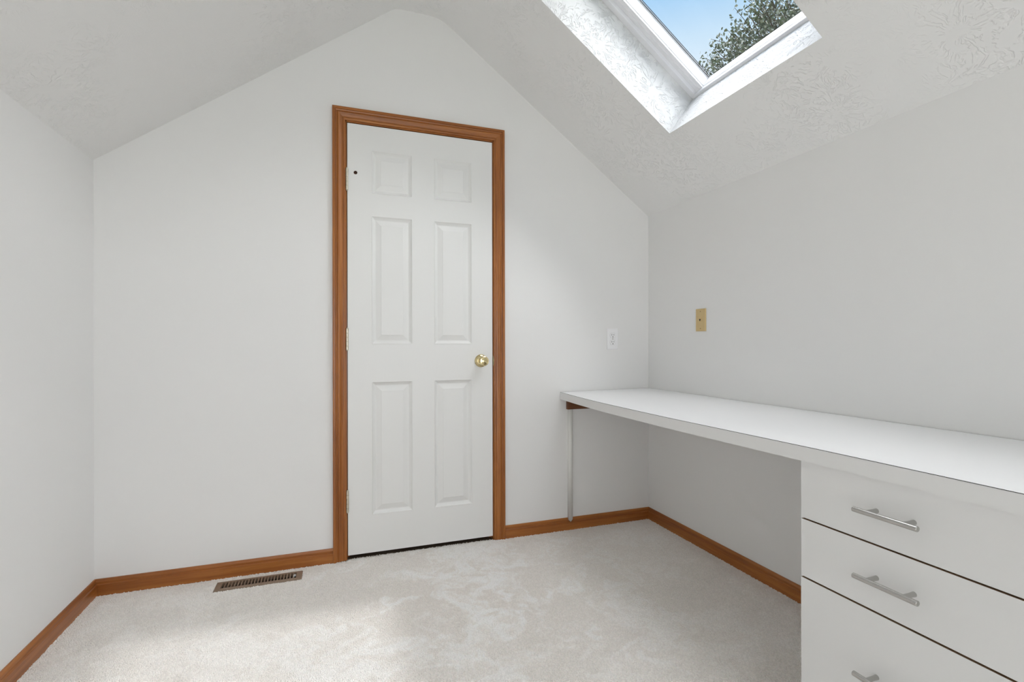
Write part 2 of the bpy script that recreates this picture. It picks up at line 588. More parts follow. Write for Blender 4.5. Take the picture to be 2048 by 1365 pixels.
# ------------------------------------------------------------------ skylights
def skylight(name, label, WY0, WY1):
    mb = MB()
    dep = WDEP + 0.012
    quad = lambda p, u: mb.face(p, u)
    quad([SK(0, WY1, 0), SK(WLEN, WY1, 0), SK(WLEN, WY1, dep), SK(0, WY1, dep)], [(0, 5), (WLEN, 5), (WLEN, 5 + dep), (0, 5 + dep)])
    quad([SK(0, WY0, 0), SK(WLEN, WY0, 0), SK(WLEN, WY0, dep), SK(0, WY0, dep)], [(0, 7), (WLEN, 7), (WLEN, 7 + dep), (0, 7 + dep)])
    quad([SK(0, WY0, 0), SK(0, WY1, 0), SK(0, WY1, dep), SK(0, WY0, dep)], [(0, 9), (WY1 - WY0, 9), (WY1 - WY0, 9 + dep), (0, 9 + dep)])
    quad([SK(WLEN, WY0, 0), SK(WLEN, WY1, 0), SK(WLEN, WY1, dep), SK(WLEN, WY0, dep)], [(0, 11), (WY1 - WY0, 11), (WY1 - WY0, 11 + dep), (0, 11 + dep)])
    well = mb.build('light_well', M_well, ceil, merge=False)

    sky = empty(name, SK(0, (WY0 + WY1) / 2, WDEP))
    tag(sky, label, 'window', kind='structure')


    for ed, pr in (('back', P_side), ('front', P_side), ('low', P_low), ('high', P_side)):
        mb = MB(sky.location)
        # members of different widths butt instead of mitre
        if ed in ('back', 'front'):
            y = WY1 if ed == 'back' else WY0
            sg = -1 if ed == 'back' else 1
            for (w0, d0), (w1, d1) in zip(pr, pr[1:]):
                mb.face([SK(0, y + sg * w0, d0), SK(WLEN, y + sg * w0, d0), SK(WLEN, y + sg * w1, d1), SK(0, y + sg * w1, d1)])
        else:
            s0 = 0 if ed == 'low' else WLEN
            sg = 1 if ed == 'low' else -1
            ya, yb = WY0 + 0.004, WY1 - 0.004
            for (w0, d0), (w1, d1) in zip(pr, pr[1:]):
                mb.face([SK(s0 + sg * w0, ya, d0 - 0.0008), SK(s0 + sg * w0, yb, d0 - 0.0008), SK(s0 + sg * w1, yb, d1 - 0.0008), SK(s0 + sg * w1, ya, d1 - 0.0008)])
        mb.build('frame', M_frame, sky)
    # gasket round the glass, and the pane
    mb = MB(sky.location)
    gy0, gy1, gs0, gs1 = WY0 + 0.0645, WY1 - 0.0645, 0.0158, WLEN - 0.0645
    for i, (o0, o1, d, mi) in enumerate(((0.0, 0.0028, 0.2975, 0), (0.0028, 0.0052, 0.2985, 1), (0.0052, 0.0085, 0.2995, 0))):
        A_ = [SK(gs0 + o0 * (.25 if k in (0, 1) else 1), y, d) for k, y in ((0, gy0 + o0), (1, gy1 - o0))]
        for (sa, ya, sb, yb, sc_, yc, sd_, yd) in (
            (gs0, gy1 - o0, gs1, gy1 - o0, gs1, gy1 - o1, gs0, gy1 - o1),
            (gs0, gy0 + o0, gs1, gy0 + o0, gs1, gy0 + o1, gs0, gy0 + o1),
            (gs1 - o0, gy0, gs1 - o0, gy1, gs1 - o1, gy1, gs1 - o1, gy0)):
            mb.face([SK(sa, ya, d), SK(sb, yb, d), SK(sc_, yc, d), SK(sd_, yd, d)], None, mi)
    mb.face([SK(gs0, gy0, 0.2995), SK(gs0, gy1, 0.2995), SK(gs0 + 0.0015, gy1, 0.2995), SK(gs0 + 0.0015, gy0, 0.2995)])
    mb.build('gasket', [M_gasket, M_frame], sky, merge=False)
    mb = MB(sky.location)
    mb.face([SK(gs0 - 0.01, gy0 - 0.01, 0.301), SK(gs1 + 0.01, gy0 - 0.01, 0.301), SK(gs1 + 0.01, gy1 + 0.01, 0.301), SK(gs0 - 0.01, gy1 + 0.01, 0.301)])
    mb.build('pane', M_glass, sky)


skylight('window_1', 'skylight window with white frame in the right roof slope', WY0, WY1)
skylight('added_window_3', 'added unseen second skylight in the right roof slope for fill light', VY0, VY1)

# added rear window, unseen behind the camera, made to carry the fill lamp
rw = empty('added_window_2', ((RWX0 + RWX1) / 2, YR, RWZ0))
tag(rw, 'added unseen window in the rear gable wall for fill light', 'window', kind='structure')
mb = MB(rw.location)
fw = 0.05
for a, b in (((RWX0, YR - 0.1, RWZ0), (RWX0 + fw, YR, RWZ1)), ((RWX1 - fw, YR - 0.1, RWZ0), (RWX1, YR, RWZ1)),
             ((RWX0, YR - 0.1, RWZ0), (RWX1, YR, RWZ0 + fw)), ((RWX0, YR - 0.1, RWZ1 - fw), (RWX1, YR, RWZ1))):
    mb.box(a, b)
mb.build('frame', M_frame, rw, merge=False)
mb = MB(rw.location)
mb.face([(RWX0, YR - 0.09, RWZ0), (RWX1, YR - 0.09, RWZ0), (RWX1, YR - 0.09, RWZ1), (RWX0, YR - 0.09, RWZ1)])
mb.build('pane', M_glass, rw)

# ------------------------------------------------------------------ floor and carpet
mb = MB()
hole = [(REG[0] + 0.012, REG[1] + 0.012, -0.0044), (REG[2] - 0.012, REG[1] + 0.012, -0.0044), (REG[2] - 0.012, REG[3] - 0.012, -0.0044), (REG[0] + 0.012, REG[3] - 0.012, -0.0044)]
rect_tess([[(XL, YR, -0.0044), (XR, YR, -0.0044), (XR, D, -0.0044), (HX1, D, -0.0044), (HX1, D + 0.5, -0.0044), (HX0, D + 0.5, -0.0044), (HX0, D, -0.0044), (XL, D, -0.0044)], hole], None, mb)
floor = mb.build('floor', M_backing)
tag(floor, 'pale beige cut pile carpet covering the whole floor', 'carpet floor', kind='structure')

# pile: short leaning tufts, one joined piece nobody could count
pitchp = 0.0037
gx = np.arange(XL + 0.012, XR - 0.012, pitchp)
gy = np.arange(0.55, D + 0.034, pitchp)
X, Y = np.meshgrid(gx, gy)
X, Y = X.ravel(), Y.ravel()
X = X + rng.uniform(-0.0014, 0.0014, X.size)
Y = Y + rng.uniform(-0.0014, 0.0014, Y.size)
keep = ~((X > REG[0] - 0.001) & (X < REG[2] + 0.001) & (Y > REG[1] - 0.001) & (Y < REG[3] + 0.001))
indoor = (X > XJ0 + 0.004) & (X < XJ1 - 0.004)
keep &= (Y < D - 0.0135) | (indoor & (Y < D + 0.004)) | (indoor & (Y < D + 0.012) & (rng.random(X.size) < 0.4))
# only the part of the floor a viewer near the camera can see; nothing behind the drawer unit
keep &= X * math.sin(th) + Y * math.cos(th) > 1.12
keep &= ~((X > 1.16) & (Y < 0.94))
X, Y = X[keep], Y[keep]
n = X.size



def field(x, y, cell, seed):
    r = np.random.default_rng(seed).standard_normal((160, 160))
    u, v = (x + 3) / cell, (y + 3) / cell
    i, j = np.floor(u).astype(int), np.floor(v).astype(int)
    fu, fv = u - i, v - j
    fu, fv = fu * fu * (3 - 2 * fu), fv * fv * (3 - 2 * fv)
    i, j = i % 159, j % 159
    return (r[i, j] * (1 - fu) + r[i + 1, j] * fu) * (1 - fv) + (r[i, j + 1] * (1 - fu) + r[i + 1, j + 1] * fu) * fv


wx = X + 0.035 * field(X, Y, 0.11, 5) + 0.014 * field(X, Y, 0.035, 8)
wy = Y + 0.035 * field(X, Y, 0.11, 6) + 0.014 * field(X, Y, 0.035, 9)
f1 = 0.75 * field(wx, wy, 0.27, 1) + 0.62 * field(wx, wy, 0.10, 2) + 0.5 * field(wx, wy, 0.042, 3) + 0.45 * field(wx, wy, 0.018, 7)
f2 = field(wx * 0.6, wy, 0.33, 4)
walk = np.exp(-(((X - 0.55) / 0.62) ** 2 + ((Y - 1.95) / 0.62) ** 2))     # brushed, walked-on area before the door
nap = 0.36 + 0.07 * f2 + (0.14 + 0.42 * walk) * np.clip((f1 - 0.30) * 1.05, -0.4, 1.0)
nap = np.clip(nap + 0.05 * rng.standard_normal(n), 0, 1)
lean = 0.0008 + 0.0007 * np.clip(f1, -1, 1)
la = 0.9 + 0.8 * f2 + rng.normal(0, 0.7, n)
hgt = 0.0 + rng.normal(0, 0.00045, n) + 0.0005 * np.clip(f1, -1.5, 1.5)
# pile rides up a little against the trim
edge = np.minimum.reduce([np.abs(X - XL - 0.014), np.abs(XR - 0.014 - X), np.abs(D - 0.0135 - Y)])
hgt += 0.0022 * np.exp(-edge / 0.006) * rng.uniform(0, 1.6, n)
ang = rng.uniform(0, 2 * np.pi, n)
wid = rng.uniform(0.0024, 0.0030, n)
V = np.zeros((n, 8, 3), np.float32)
dx, dy = np.cos(la) * lean, np.sin(la) * lean
for k in range(4):
    a = ang + k * np.pi / 2 + rng.normal(0, 0.18, n)
    V[:, k, 0] = X + np.cos(a) * wid * 0.9
    V[:, k, 1] = Y + np.sin(a) * wid * 0.9
    V[:, k, 2] = -0.0034
    V[:, 4 + k, 0] = X + dx + np.cos(a + .2) * wid
    V[:, 4 + k, 1] = Y + dy + np.sin(a + .2) * wid
    V[:, 4 + k, 2] = hgt - rng.uniform(0, 0.0009, n)
quad_ = np.array([(0, 1, 5, 4), (1, 2, 6, 5), (2, 3, 7, 6), (3, 0, 4, 7), (4, 5, 6, 7)], np.int32)
T = (np.arange(n, dtype=np.int32)[:, None, None] * 8 + quad_[None]).reshape(-1, 4)
me = bpy.data.meshes.new('carpet_pile')
me.vertices.add(n * 8)
me.vertices.foreach_set('co', V.ravel())
me.loops.add(T.size)
me.loops.foreach_set('vertex_index', T.ravel())
me.polygons.add(len(T))
me.polygons.foreach_set('loop_start', np.arange(0, T.size, 4, dtype=np.int32))
me.update(calc_edges=True)
at = me.attributes.new('nap', 'FLOAT', 'POINT')
at.data.foreach_set('value', np.repeat(nap, 8).astype(np.float32))
pile = link('carpet_pile', me, M_carpet, floor, 'stuff')

# space behind the door stays dark
mb = MB()
mb.face([(HX0, D + 0.5, -0.02), (HX1, D + 0.5, -0.02), (HX1, D + 0.5, HZ), (HX0, D + 0.5, HZ)])
mb.face([(HX0, D, HZ), (HX1, D, HZ), (HX1, D + 0.5, HZ), (HX0, D + 0.5, HZ)])
mb.face([(HX0, D, -0.02), (HX0, D + 0.5, -0.02), (HX0, D + 0.5, HZ), (HX0, D, HZ)])
mb.face([(HX1, D, -0.02), (HX1, D + 0.5, -0.02), (HX1, D + 0.5, HZ), (HX1, D, HZ)])
mb.build('passage', M_wall, back, merge=False)

# ------------------------------------------------------------------ door
door = empty('door_1', ((XJ0 + XJ1) / 2, D, 0))
tag(door, 'white six panel door in an orange brown stained wood casing', 'door', kind='structure')
LX0, LX1, LZ0, LZ1 = 0.0562, 0.7664, 0.0206, 2.0526
LY, LT = D - 0.0005, 0.035
cols = ((0.1655, 0.3575), (0.4648, 0.6575))
rows = ((0.2000, 0.8335), (1.0130, 1.6240), (1.7315, 1.9362))
mb = MB(door.location)
holes = [[(a, LY, z0), (b, LY, z0), (b, LY, z1), (a, LY, z1)] for a, b in cols for z0, z1 in rows]
hc, hr = (0.0928, 1.8227), 0.0088
circ = [(hc[0] + hr * math.cos(2 * math.pi * i / 14) * random.uniform(.92, 1.05), LY, hc[1] + hr * math.sin(2 * math.pi * i / 14) * random.uniform(.92, 1.05)) for i in range(14)]
rect_tess([[(LX0, LY, LZ0), (LX1, LY, LZ0), (LX1, LY, LZ1), (LX0, LY, LZ1)]] + holes + [circ], None, mb)
c4 = [(LX0, LZ0), (LX1, LZ0), (LX1, LZ1), (LX0, LZ1)]
for (xa, za), (xb, zb_) in zip(c4, c4[1:] + c4[:1]):
    mb.face([(xa, LY, za), (xb, LY, zb_), (xb, LY + LT, zb_), (xa, LY + LT, za)])
mb.face([(x, LY + LT, z) for x, z in c4])
for i in range(14):
    p, q = circ[i], circ[(i + 1) % 14]
    mb.face([p, q, (q[0], LY + 0.011, q[2]), (p[0], LY + 0.011, p[2])], None, 1)
mb.face([(p[0], LY + 0.011 - 0.003 * (i % 3 == 0), p[2]) for i, p in enumerate(circ)], None, 1)
leaf = mb.build('door_leaf', [M_door, M_hole], door)

for a, b in cols:
    for z0, z1 in rows:
        mb = MB(door.location)
        rings = ((0.0, 0.0), (0.0012, -0.0009), (0.0065, 0.0030), (0.0075, 0.0042), (0.0125, 0.0070), (0.0160, 0.0088), (0.0195, 0.0088), (0.0435, 0.0022), (0.0445, 0.0014))
        prev = None
        for o, d in rings:
            d *= 1.25
            r = [(a + o, LY + d, z0 + o), (b - o, LY + d, z0 + o), (b - o, LY + d, z1 - o), (a + o, LY + d, z1 - o)]
            if prev:
                for i in range(4):
                    j = (i + 1) % 4
                    mb.face([prev[i], prev[j], r[j], r[i]])
            prev = r
        mb.face(prev)
        mb.build('panel', M_door, leaf)

# hinges: barrel of five knuckles with pin tips
for zc in (1.7855, 1.0352, 0.2757):
    mb = MB(door.location)
    c = (0.0540, D - 0.0062, zc - 0.050)
    pr = [(0.0, -0.004), (0.0035, -0.0035), (0.0045, -0.001), (0.0032, 0.0)]
    for k in range(5):
        h0 = k * 0.02
        pr += [(0.0055, h0 + 0.0004), (0.0062, h0 + 0.001), (0.0062, h0 + 0.019), (0.0055, h0 + 0.0196), (0.0042, h0 + 0.02)]
    pr += [(0.0045, 0.1005), (0.0052, 0.102), (0.0048, 0.1045), (0.0, 0.1055)]
    lathe(mb, pr, c, (0, 0, 1), 16)
    mb.box((0.0485, D - 0.003, zc - 0.0445), (0.0605, D - 0.0006, zc + 0.0445))
    soften(mb.build('hinge', M_hinge, leaf), 30)

# knob: rose, neck and tulip
kc = (0.7045, LY, 0.9268)
mb = MB(door.location)
lathe(mb, [(0.0, 0.0), (0.0325, 0.0), (0.0330, 0.0018), (0.0320, 0.0042), (0.0280, 0.0075), (0.0190, 0.0105), (0.0135, 0.0115), (0.0, 0.0115)], kc, (0, -1, 0), 48)
rose = mb.build('knob_rose', M_brass, leaf)
soften(rose, 50)
mb = MB(door.location)
lathe(mb, [(0.0122, 0.009), (0.0118, 0.016), (0.0128, 0.022), (0.0165, 0.032), (0.0208, 0.043), (0.0238, 0.0525), (0.0246, 0.0575), (0.0240, 0.0610), (0.0215, 0.0625), (0.0195, 0.0622), (0.0120, 0.0648), (0.0060, 0.0660), (0.0, 0.0664)], kc, (0, -1, 0), 48)
soften(mb.build('knob', M_brass, leaf), 28)

# jamb with stop, strike plate
mb = MB(door.location)
for x0, x1 in ((HX0, XJ0), (XJ1, HX1)):
    mb.box((x0, D - 0.0002, 0.0), (x1, D + 0.115, HZ), grain=2)
mb.box((HX0, D - 0.0002, ZJ), (HX1, D + 0.115, HZ), grain=0)
st = 0.011
mb.box((XJ0, D + LT + 0.002, 0.0), (XJ0 + st, D + LT + 0.035, ZJ), grain=2)
mb.box((XJ1 - st, D + LT + 0.002, 0.0), (XJ1, D + LT + 0.035, ZJ), grain=2)
mb.box((XJ0, D + LT + 0.002, ZJ - st), (XJ1, D + LT + 0.035, ZJ), grain=0)
mb.build('jamb', M_wood, door, merge=False)
mb = MB(door.location)
mb.box((XJ0 + 0.0005, D + 0.015, -0.004), (XJ1 - 0.0005, D + 0.115, -0.0012))  # added dark strip that paints the shade under the door leaf
mb.build('gap_shade_strip', M_gapshade, door)
mb = MB(door.location)
zs0, zs1 = 0.897, 0.955
lip = [(0.0, -0.0012), (0.0, 0.0), (0.004, 0.0042), (0.0065, 0.0068), (0.0072, 0.0062), (0.005, 0.0034), (0.0015, -0.0012)]
for (w0, t0), (w1, t1) in zip(lip, lip[1:]):
    k = 10
    for i in range(k):
        za, zb_ = zs0 + (zs1 - zs0) * i / k, zs0 + (zs1 - zs0) * (i + 1) / k
        fa, fb = math.sin(math.pi * i / k) ** .6, math.sin(math.pi * (i + 1) / k) ** .6
        P_ = lambda w, t_, z, f: (XJ1 - 0.0010 + w * .45 * f, D - 0.0015 - t_ * f, z)
        mb.face([P_(w0, t0, za, fa), P_(w1, t1, za, fa), P_(w1, t1, zb_, fb), P_(w0, t0, zb_, fb)], None, 0, True)
mb.build('strike_plate', M_brass, door)

# casing: three mitred lengths of colonial moulding
CP = [(0.0, 0.0), (0.0, 0.0065), (0.0012, 0.0080), (0.0030, 0.0086), (0.0085, 0.0090), (0.0092, 0.0074), (0.0106, 0.0074), (0.0114, 0.0096), (0.0150, 0.0102), (0.0200, 0.0112), (0.0245, 0.0132), (0.0275, 0.0150), (0.0305, 0.0157), (0.0330, 0.0154),
      (0.0345, 0.0138), (0.0365, 0.0120), (0.0395, 0.0116), (0.0425, 0.0124), (0.0437, 0.0128), (0.0440, 0.0160), (0.0452, 0.0178), (0.0475, 0.0182), (0.0545, 0.0178), (0.0568, 0.0164), (0.0573, 0.0145), (0.0573, 0.0)]
CXI0, CXI1, CZI = 0.0472, 0.7735, 2.0631
for (P0, P1, A, mw, u0) in (((CXI0, D, 0.0), (CXI0, D, CZI), (-1, 0, 0), (0, 1), 0.0),
                            ((CXI0, D, CZI), (CXI1, D, CZI), (0, 0, 1), (-1, 1), 3.1),
                            ((CXI1, D, 0.0), (CXI1, D, CZI), (1, 0, 0), (0, 1), 6.3)):
    mb = MB(door.location)
    sweep(mb, CP, P0, P1, A, (0, -1, 0), mw=mw, u0=u0)
    soften(mb.build('casing', M_wood, door), 20)

# ------------------------------------------------------------------ baseboards
BP = [(0.0, 0.0), (0.0, 0.0135), (0.0432, 0.0135), (0.0446, 0.0128), (0.0456, 0.0100), (0.0472, 0.0082), (0.0500, 0.0080), (0.0535, 0.0086), (0.0565, 0.0082), (0.0600, 0.0062), (0.0640, 0.0052), (0.0655, 0.0042), (0.0655, 0.0)]
CO0, CO1 = CXI0 - 0.0573, CXI1 + 0.0573
for nm, P0, P1, O, mt, u0, lab in (
        ('baseboard_back', (XL, D, 0), (CO0, D, 0), (0, -1, 0), (1, 0), 0.3, 'stained wood baseboard between left corner and door casing'),
        ('baseboard_back', (CO1, D, 0), (XR, D, 0), (0, -1, 0), (0, -1), 9.2, 'stained wood baseboard from door casing to desk corner'),
        ('baseboard_left', (XL, YR, 0), (XL, D, 0), (1, 0, 0), (0, -1), 12.4, 'stained wood baseboard along the left knee wall'),
        ('baseboard_right', (XR, D, 0), (XR, YR, 0), (-1, 0, 0), (1, 0), 17.0, 'stained wood baseboard along right wall under the desk')):
    org = ((P0[0] + P1[0]) / 2, (P0[1] + P1[1]) / 2, 0)
    mb = MB(org)
    sweep(mb, BP, P0, P1, (0, 0, 1), O, mt=mt, u0=u0)
    o = soften(mb.build(nm, M_wood), 17)
    o.location = org
    tag(o, lab, 'baseboard', kind='structure')

# ------------------------------------------------------------------ desk top
desk = empty('desk', (1.41, 1.2, 0))
tag(desk, 'white laminate built in desk top along the right wall', 'desk')
front = [(1.1490, 2.4592, .7508), (1.1210, 2.2260, .7530), (1.0985, 1.9390, .7544), (1.0965, 1.5660, .7545), (1.0975, 1.4240, .7545), (1.1050, 1.2000, .7546), (1.1110, 1.0085, .7547), (1.1150, 0.8700, .7547), (1.1165, 0.5860, .7547), (1.1168, 0.2, .7547), (1.1168, -1.05, .7547)]
# resample smoothly
fy = np.array([p[1] for p in front])[::-1]
fx = np.array([p[0] for p in front])[::-1]
fz = np.array([p[2] for p in front])[::-1]
yy = np.concatenate([np.linspace(-1.05, 0.9, 14), np.linspace(0.95, 2.4592, 34)])
xx, zz = np.interp(yy, fy, fx), np.interp(yy, fy, fz)
for _ in range(3):
    xx[1:-1] = (xx[:-2] + 2 * xx[1:-1] + xx[2:]) / 4
    zz[1:-1] = (zz[:-2] + 2 * zz[1:-1] + zz[2:]) / 4
XB = XR - 0.0022
TH, TL = 0.038, 0.0014


def slab(mb, ztop, zbot, xin, mi_side=0, sides=True):
    for i in range(len(yy) - 1):
        a, b = i, i + 1
        f = [(xx[k] + xin, yy[k], ztop(k)) for k in (a, b)]
        r = [(XB, yy[k], 0.7555 - (zz[k] - ztop(k))) for k in (a, b)]
        fb = [(xx[k] + xin, yy[k], zbot(k)) for k in (a, b)]
        rb = [(XB, yy[k], 0.7555 - (zz[k] - zbot(k))) for k in (a, b)]
        mb.face([f[0], f[1], r[1], r[0]])
        mb.face([fb[0], rb[0], rb[1], fb[1]])
        if sides:
            mb.face([f[0], fb[0], fb[1], f[1]], None, mi_side)
            mb.face([r[0], r[1], rb[1], rb[0]], None, mi_side)
    for k in (0, len(yy) - 1):
        mb.face([(xx[k] + xin, yy[k], ztop(k)), (XB, yy[k], 0.7555 - (zz[k] - ztop(k))), (XB, yy[k], 0.7555 - (zz[k] - zbot(k))), (xx[k] + xin, yy[k], zbot(k))], None, mi_side)


mb = MB(desk.location)
slab(mb, lambda k: zz[k] - TL, lambda k: zz[k] - TH, 0.0012)
mb.build('desk_top', M_lam, desk)
mb = MB(desk.location)
slab(mb, lambda k: zz[k], lambda k: zz[k] - TL, 0.0012, 1)
mb.build('laminate_sheet', [M_lam, M_kerf], desk)
mb = MB(desk.location)
for i in range(len(yy) - 1):
    q = [(xx[k], yy[k], z) for k, z in ((i, zz[i] - TL), (i + 1, zz[i + 1] - TL), (i + 1, zz[i + 1] - TH), (i, zz[i] - TH))]
    mb.face(q)
    mb.face([(xx[i], yy[i], zz[i] - TH), (xx[i + 1], yy[i + 1], zz[i + 1] - TH), (xx[i + 1] + .0012, yy[i + 1], zz[i + 1] - TH), (xx[i] + .0012, yy[i], zz[i] - TH)])
soften(mb.build('edge_band', M_lamcab, desk), 30)
mb = MB(desk.location)
mb.box((1.135, -1.048, 0.0), (XR - 0.015, -1.030, 0.7165))  # added unseen panel, blocks rear light from reaching under the desk
mb.build('light_block_panel', M_lam, desk)
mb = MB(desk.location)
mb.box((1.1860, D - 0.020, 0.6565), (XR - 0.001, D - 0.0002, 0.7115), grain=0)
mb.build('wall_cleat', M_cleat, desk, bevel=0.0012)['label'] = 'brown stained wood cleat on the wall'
# white half-round strip below the cleat, tapering at the foot
mb = MB(desk.location)
sx, sw, sd = 1.2060, 0.0125, 0.021
prof = [(sx + sw * math.cos(a), D - 0.0003 - (sd - 0.006) * (1 if 0.3 < a < 2.84 else 0) - 0.006 * math.sin(a)) for a in np.linspace(0, math.pi, 11)]
prof = [(sx + sw, D - 0.0003)] + [(sx + sw * math.cos(a), D - 0.012 - 0.010 * math.sin(a)) for a in np.linspace(0, math.pi, 11)] + [(sx - sw, D - 0.0003)]
for (x0, y0), (x1, y1) in zip(prof, prof[1:]):
    zl = lambda x: 0.0475 + 0.012 * abs(x - (sx - .004)) / sw
    mb.face([(x0, y0, zl(x0)), (x1, y1, zl(x1)), (x1, y1, 0.6563), (x0, y0, 0.6563)], None, 0, True)
mb.face([(x, y, 0.6563) for x, y in prof])
mb.face([(x, y, 0.0475 + 0.012 * abs(x - (sx - .004)) / sw) for x, y in reversed(prof)], None, 1)
o = mb.build('support_strip', [M_strip, M_woodraw], desk)
o['label'] = 'white half-round wooden support strip'

# ------------------------------------------------------------------ drawer unit
CX = 1.1300
CY1, CY0 = 0.9610, 0.5010
FT = 0.018
cab = empty('drawer_cabinet', (1.42, (CY0 + CY1) / 2, 0))
tag(cab, 'white three drawer cabinet standing under the desk top', 'cabinet')
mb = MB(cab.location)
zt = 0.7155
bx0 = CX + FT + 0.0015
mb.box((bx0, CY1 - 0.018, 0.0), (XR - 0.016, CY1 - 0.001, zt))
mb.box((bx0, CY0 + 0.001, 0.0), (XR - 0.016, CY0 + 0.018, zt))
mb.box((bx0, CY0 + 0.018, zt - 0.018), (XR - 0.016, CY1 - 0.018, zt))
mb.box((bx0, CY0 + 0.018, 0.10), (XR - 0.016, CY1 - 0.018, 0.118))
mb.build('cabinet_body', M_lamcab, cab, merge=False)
mb = MB(cab.location)
for a, b in ((0.10, 0.118), (0.400, 0.432), (0.548, 0.580)):
    mb.box((bx0 + 0.0005, CY0 + 0.0015, a), (bx0 + 0.02, CY1 - 0.0015, b))
mb.box((bx0 + 0.0005, CY0 + 0.0015, zt - .03), (bx0 + 0.02, CY1 - 0.0015, zt - .001))
mb.box((bx0 + 0.0002, CY1 - 0.0185, 0.1), (bx0 + 0.004, CY1 - 0.0008, zt))
mb.build('drawer_rails', M_chip, cab, merge=False)['label'] = 'brown rails showing in the drawer gaps'
mb = MB(cab.location)
mb.box((bx0 + 0.06, CY0 + 0.018, 0.0), (bx0 + 0.075, CY1 - 0.018, 0.10))
mb.build('toe_kick', M_lamcab, cab)

drawers = (((0.5683, 0.7138), 0.6425, 0.0), ((0.4185, 0.5643), 0.4935, 0.0), ((0.1320, 0.4140), 0.2735, 0.0008))
for (z0, z1), zh, oy in drawers:
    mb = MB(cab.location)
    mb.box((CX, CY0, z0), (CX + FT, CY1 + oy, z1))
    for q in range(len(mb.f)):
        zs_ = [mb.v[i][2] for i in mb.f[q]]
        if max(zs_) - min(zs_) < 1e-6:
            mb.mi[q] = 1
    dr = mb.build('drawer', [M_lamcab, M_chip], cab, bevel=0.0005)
    mb = MB(cab.location)
    yc = 0.7335
    lathe(mb, [(0.0, -0.0665), (0.0050, -0.0665), (0.0058, -0.0657), (0.0058, 0.0657), (0.0050, 0.0665), (0.0, 0.0665)], (CX - 0.0345, yc, zh), (0, 1, 0), 24)
    for yo in (-0.038, 0.038):
        lathe(mb, [(0.0050, -0.0320), (0.0050, -0.010), (0.0054, -0.003), (0.0056, 0.0)], (CX, yc + yo, zh), (1, 0, 0), 18)
    hd = mb.build('bar_handle', M_steel, dr)
    soften(hd, 40)
    hd['label'] = 'brushed steel bar handle'

# ------------------------------------------------------------------ wall plates
out = empty('electrical_outlet', (1.4740, D, 1.0395))
tag(out, 'white duplex outlet plate on the back wall above the desk', 'outlet')
ox, oz = 1.4740, 1.0395


def plate(mb, c, ex, ez, eo, w, h, t_):
    """bevelled cover plate; ex, ez in the wall plane, eo outwards"""
    c, ex, ez, eo = map(Vector, (c, ex, ez, eo))
    q = lambda a, b, d: c + ex * a + ez * b + eo * d
    lv = [(w, h, 0.0002), (w, h, t_ * .45), (w - .0018, h - .0018, t_ * .85), (w - .004, h - .004, t_)]
    pr = None
    for a, b, d in lv:
        r = [q(-a, -b, d), q(a, -b, d), q(a, b, d), q(-a, b, d)]
        if pr:
            for i in range(4):
                mb.face([pr[i], pr[(i + 1) % 4], r[(i + 1) % 4], r[i]])
        pr = r
    mb.face(pr)
    mb.face(list(reversed([q(-w, -h, .0002), q(w, -h, .0002), q(w, h, .0002), q(-w, h, .0002)])))


mb = MB(out.location)
plate(mb, (ox, D, oz), (1, 0, 0), (0, 0, 1), (0, -1, 0), 0.0352, 0.0590, 0.0058)
mb.build('cover_plate', M_white, out)
for dz in (0.0195, -0.0195):
    mb = MB(out.location)
    rr = 0.0172
    ring = []
    for i in range(36):
        a = 2 * math.pi * i / 36
        ring.append((rr * math.cos(a), max(-0.0142, min(0.0142, rr * math.sin(a)))))
    f = [(ox + x, D - 0.0076, oz + dz + z) for x, z in ring]
    b = [(ox + x * 1.045, D - 0.0040, oz + dz + z * 1.045) for x, z in ring]
    for i in range(36):
        j = (i + 1) % 36
        mb.face([b[i], b[j], f[j], f[i]])
    mb.face(f)
    rc = mb.build('receptacle', M_white, out)
    mb = MB(out.location)
    for x0, hh in ((-0.0064, 0.0045), (0.0064, 0.0036)):
        mb.box((ox + x0 - 0.0012, D - 0.0079, oz + dz + 0.0035 - hh), (ox + x0 + 0.0012, D - 0.0070, oz + dz + 0.0035 + hh))
    g0 = [(ox + 0.0027 * math.cos(a), D - 0.0079, oz + dz - 0.0078 + 0.0027 * math.sin(a)) for a in np.linspace(0, math.pi, 9)] + [(ox - .0027, D - .0079, oz + dz - .0108), (ox + .0027, D - .0079, oz + dz - .0108)]
    mb.face(g0)
    mb.build('slots', M_dark, rc, merge=False)['label'] = 'dark plug slots'
    rg = MB(out.location)
    for i in range(36):
        j = (i + 1) % 36
        p0, p1 = ring[i], ring[j]
        rg.face([(ox + p0[0] * 1.045, D - .00592, oz + dz + p0[1] * 1.045), (ox + p1[0] * 1.045, D - .00592, oz + dz + p1[1] * 1.045),
                 (ox + p1[0] * 1.07, D - .00592, oz + dz + p1[1] * 1.07), (ox + p0[0] * 1.07, D - .00592, oz + dz + p0[1] * 1.07)])
    rg.build('gap_ring', M_grey, rc)
mb = MB(out.location)
lathe(mb, [(0.0032, 0.0058), (0.0030, 0.0068), (0.0, 0.0072)], (ox, D, oz), (0, -1, 0), 14)
mb.build('screw', M_steel, out)

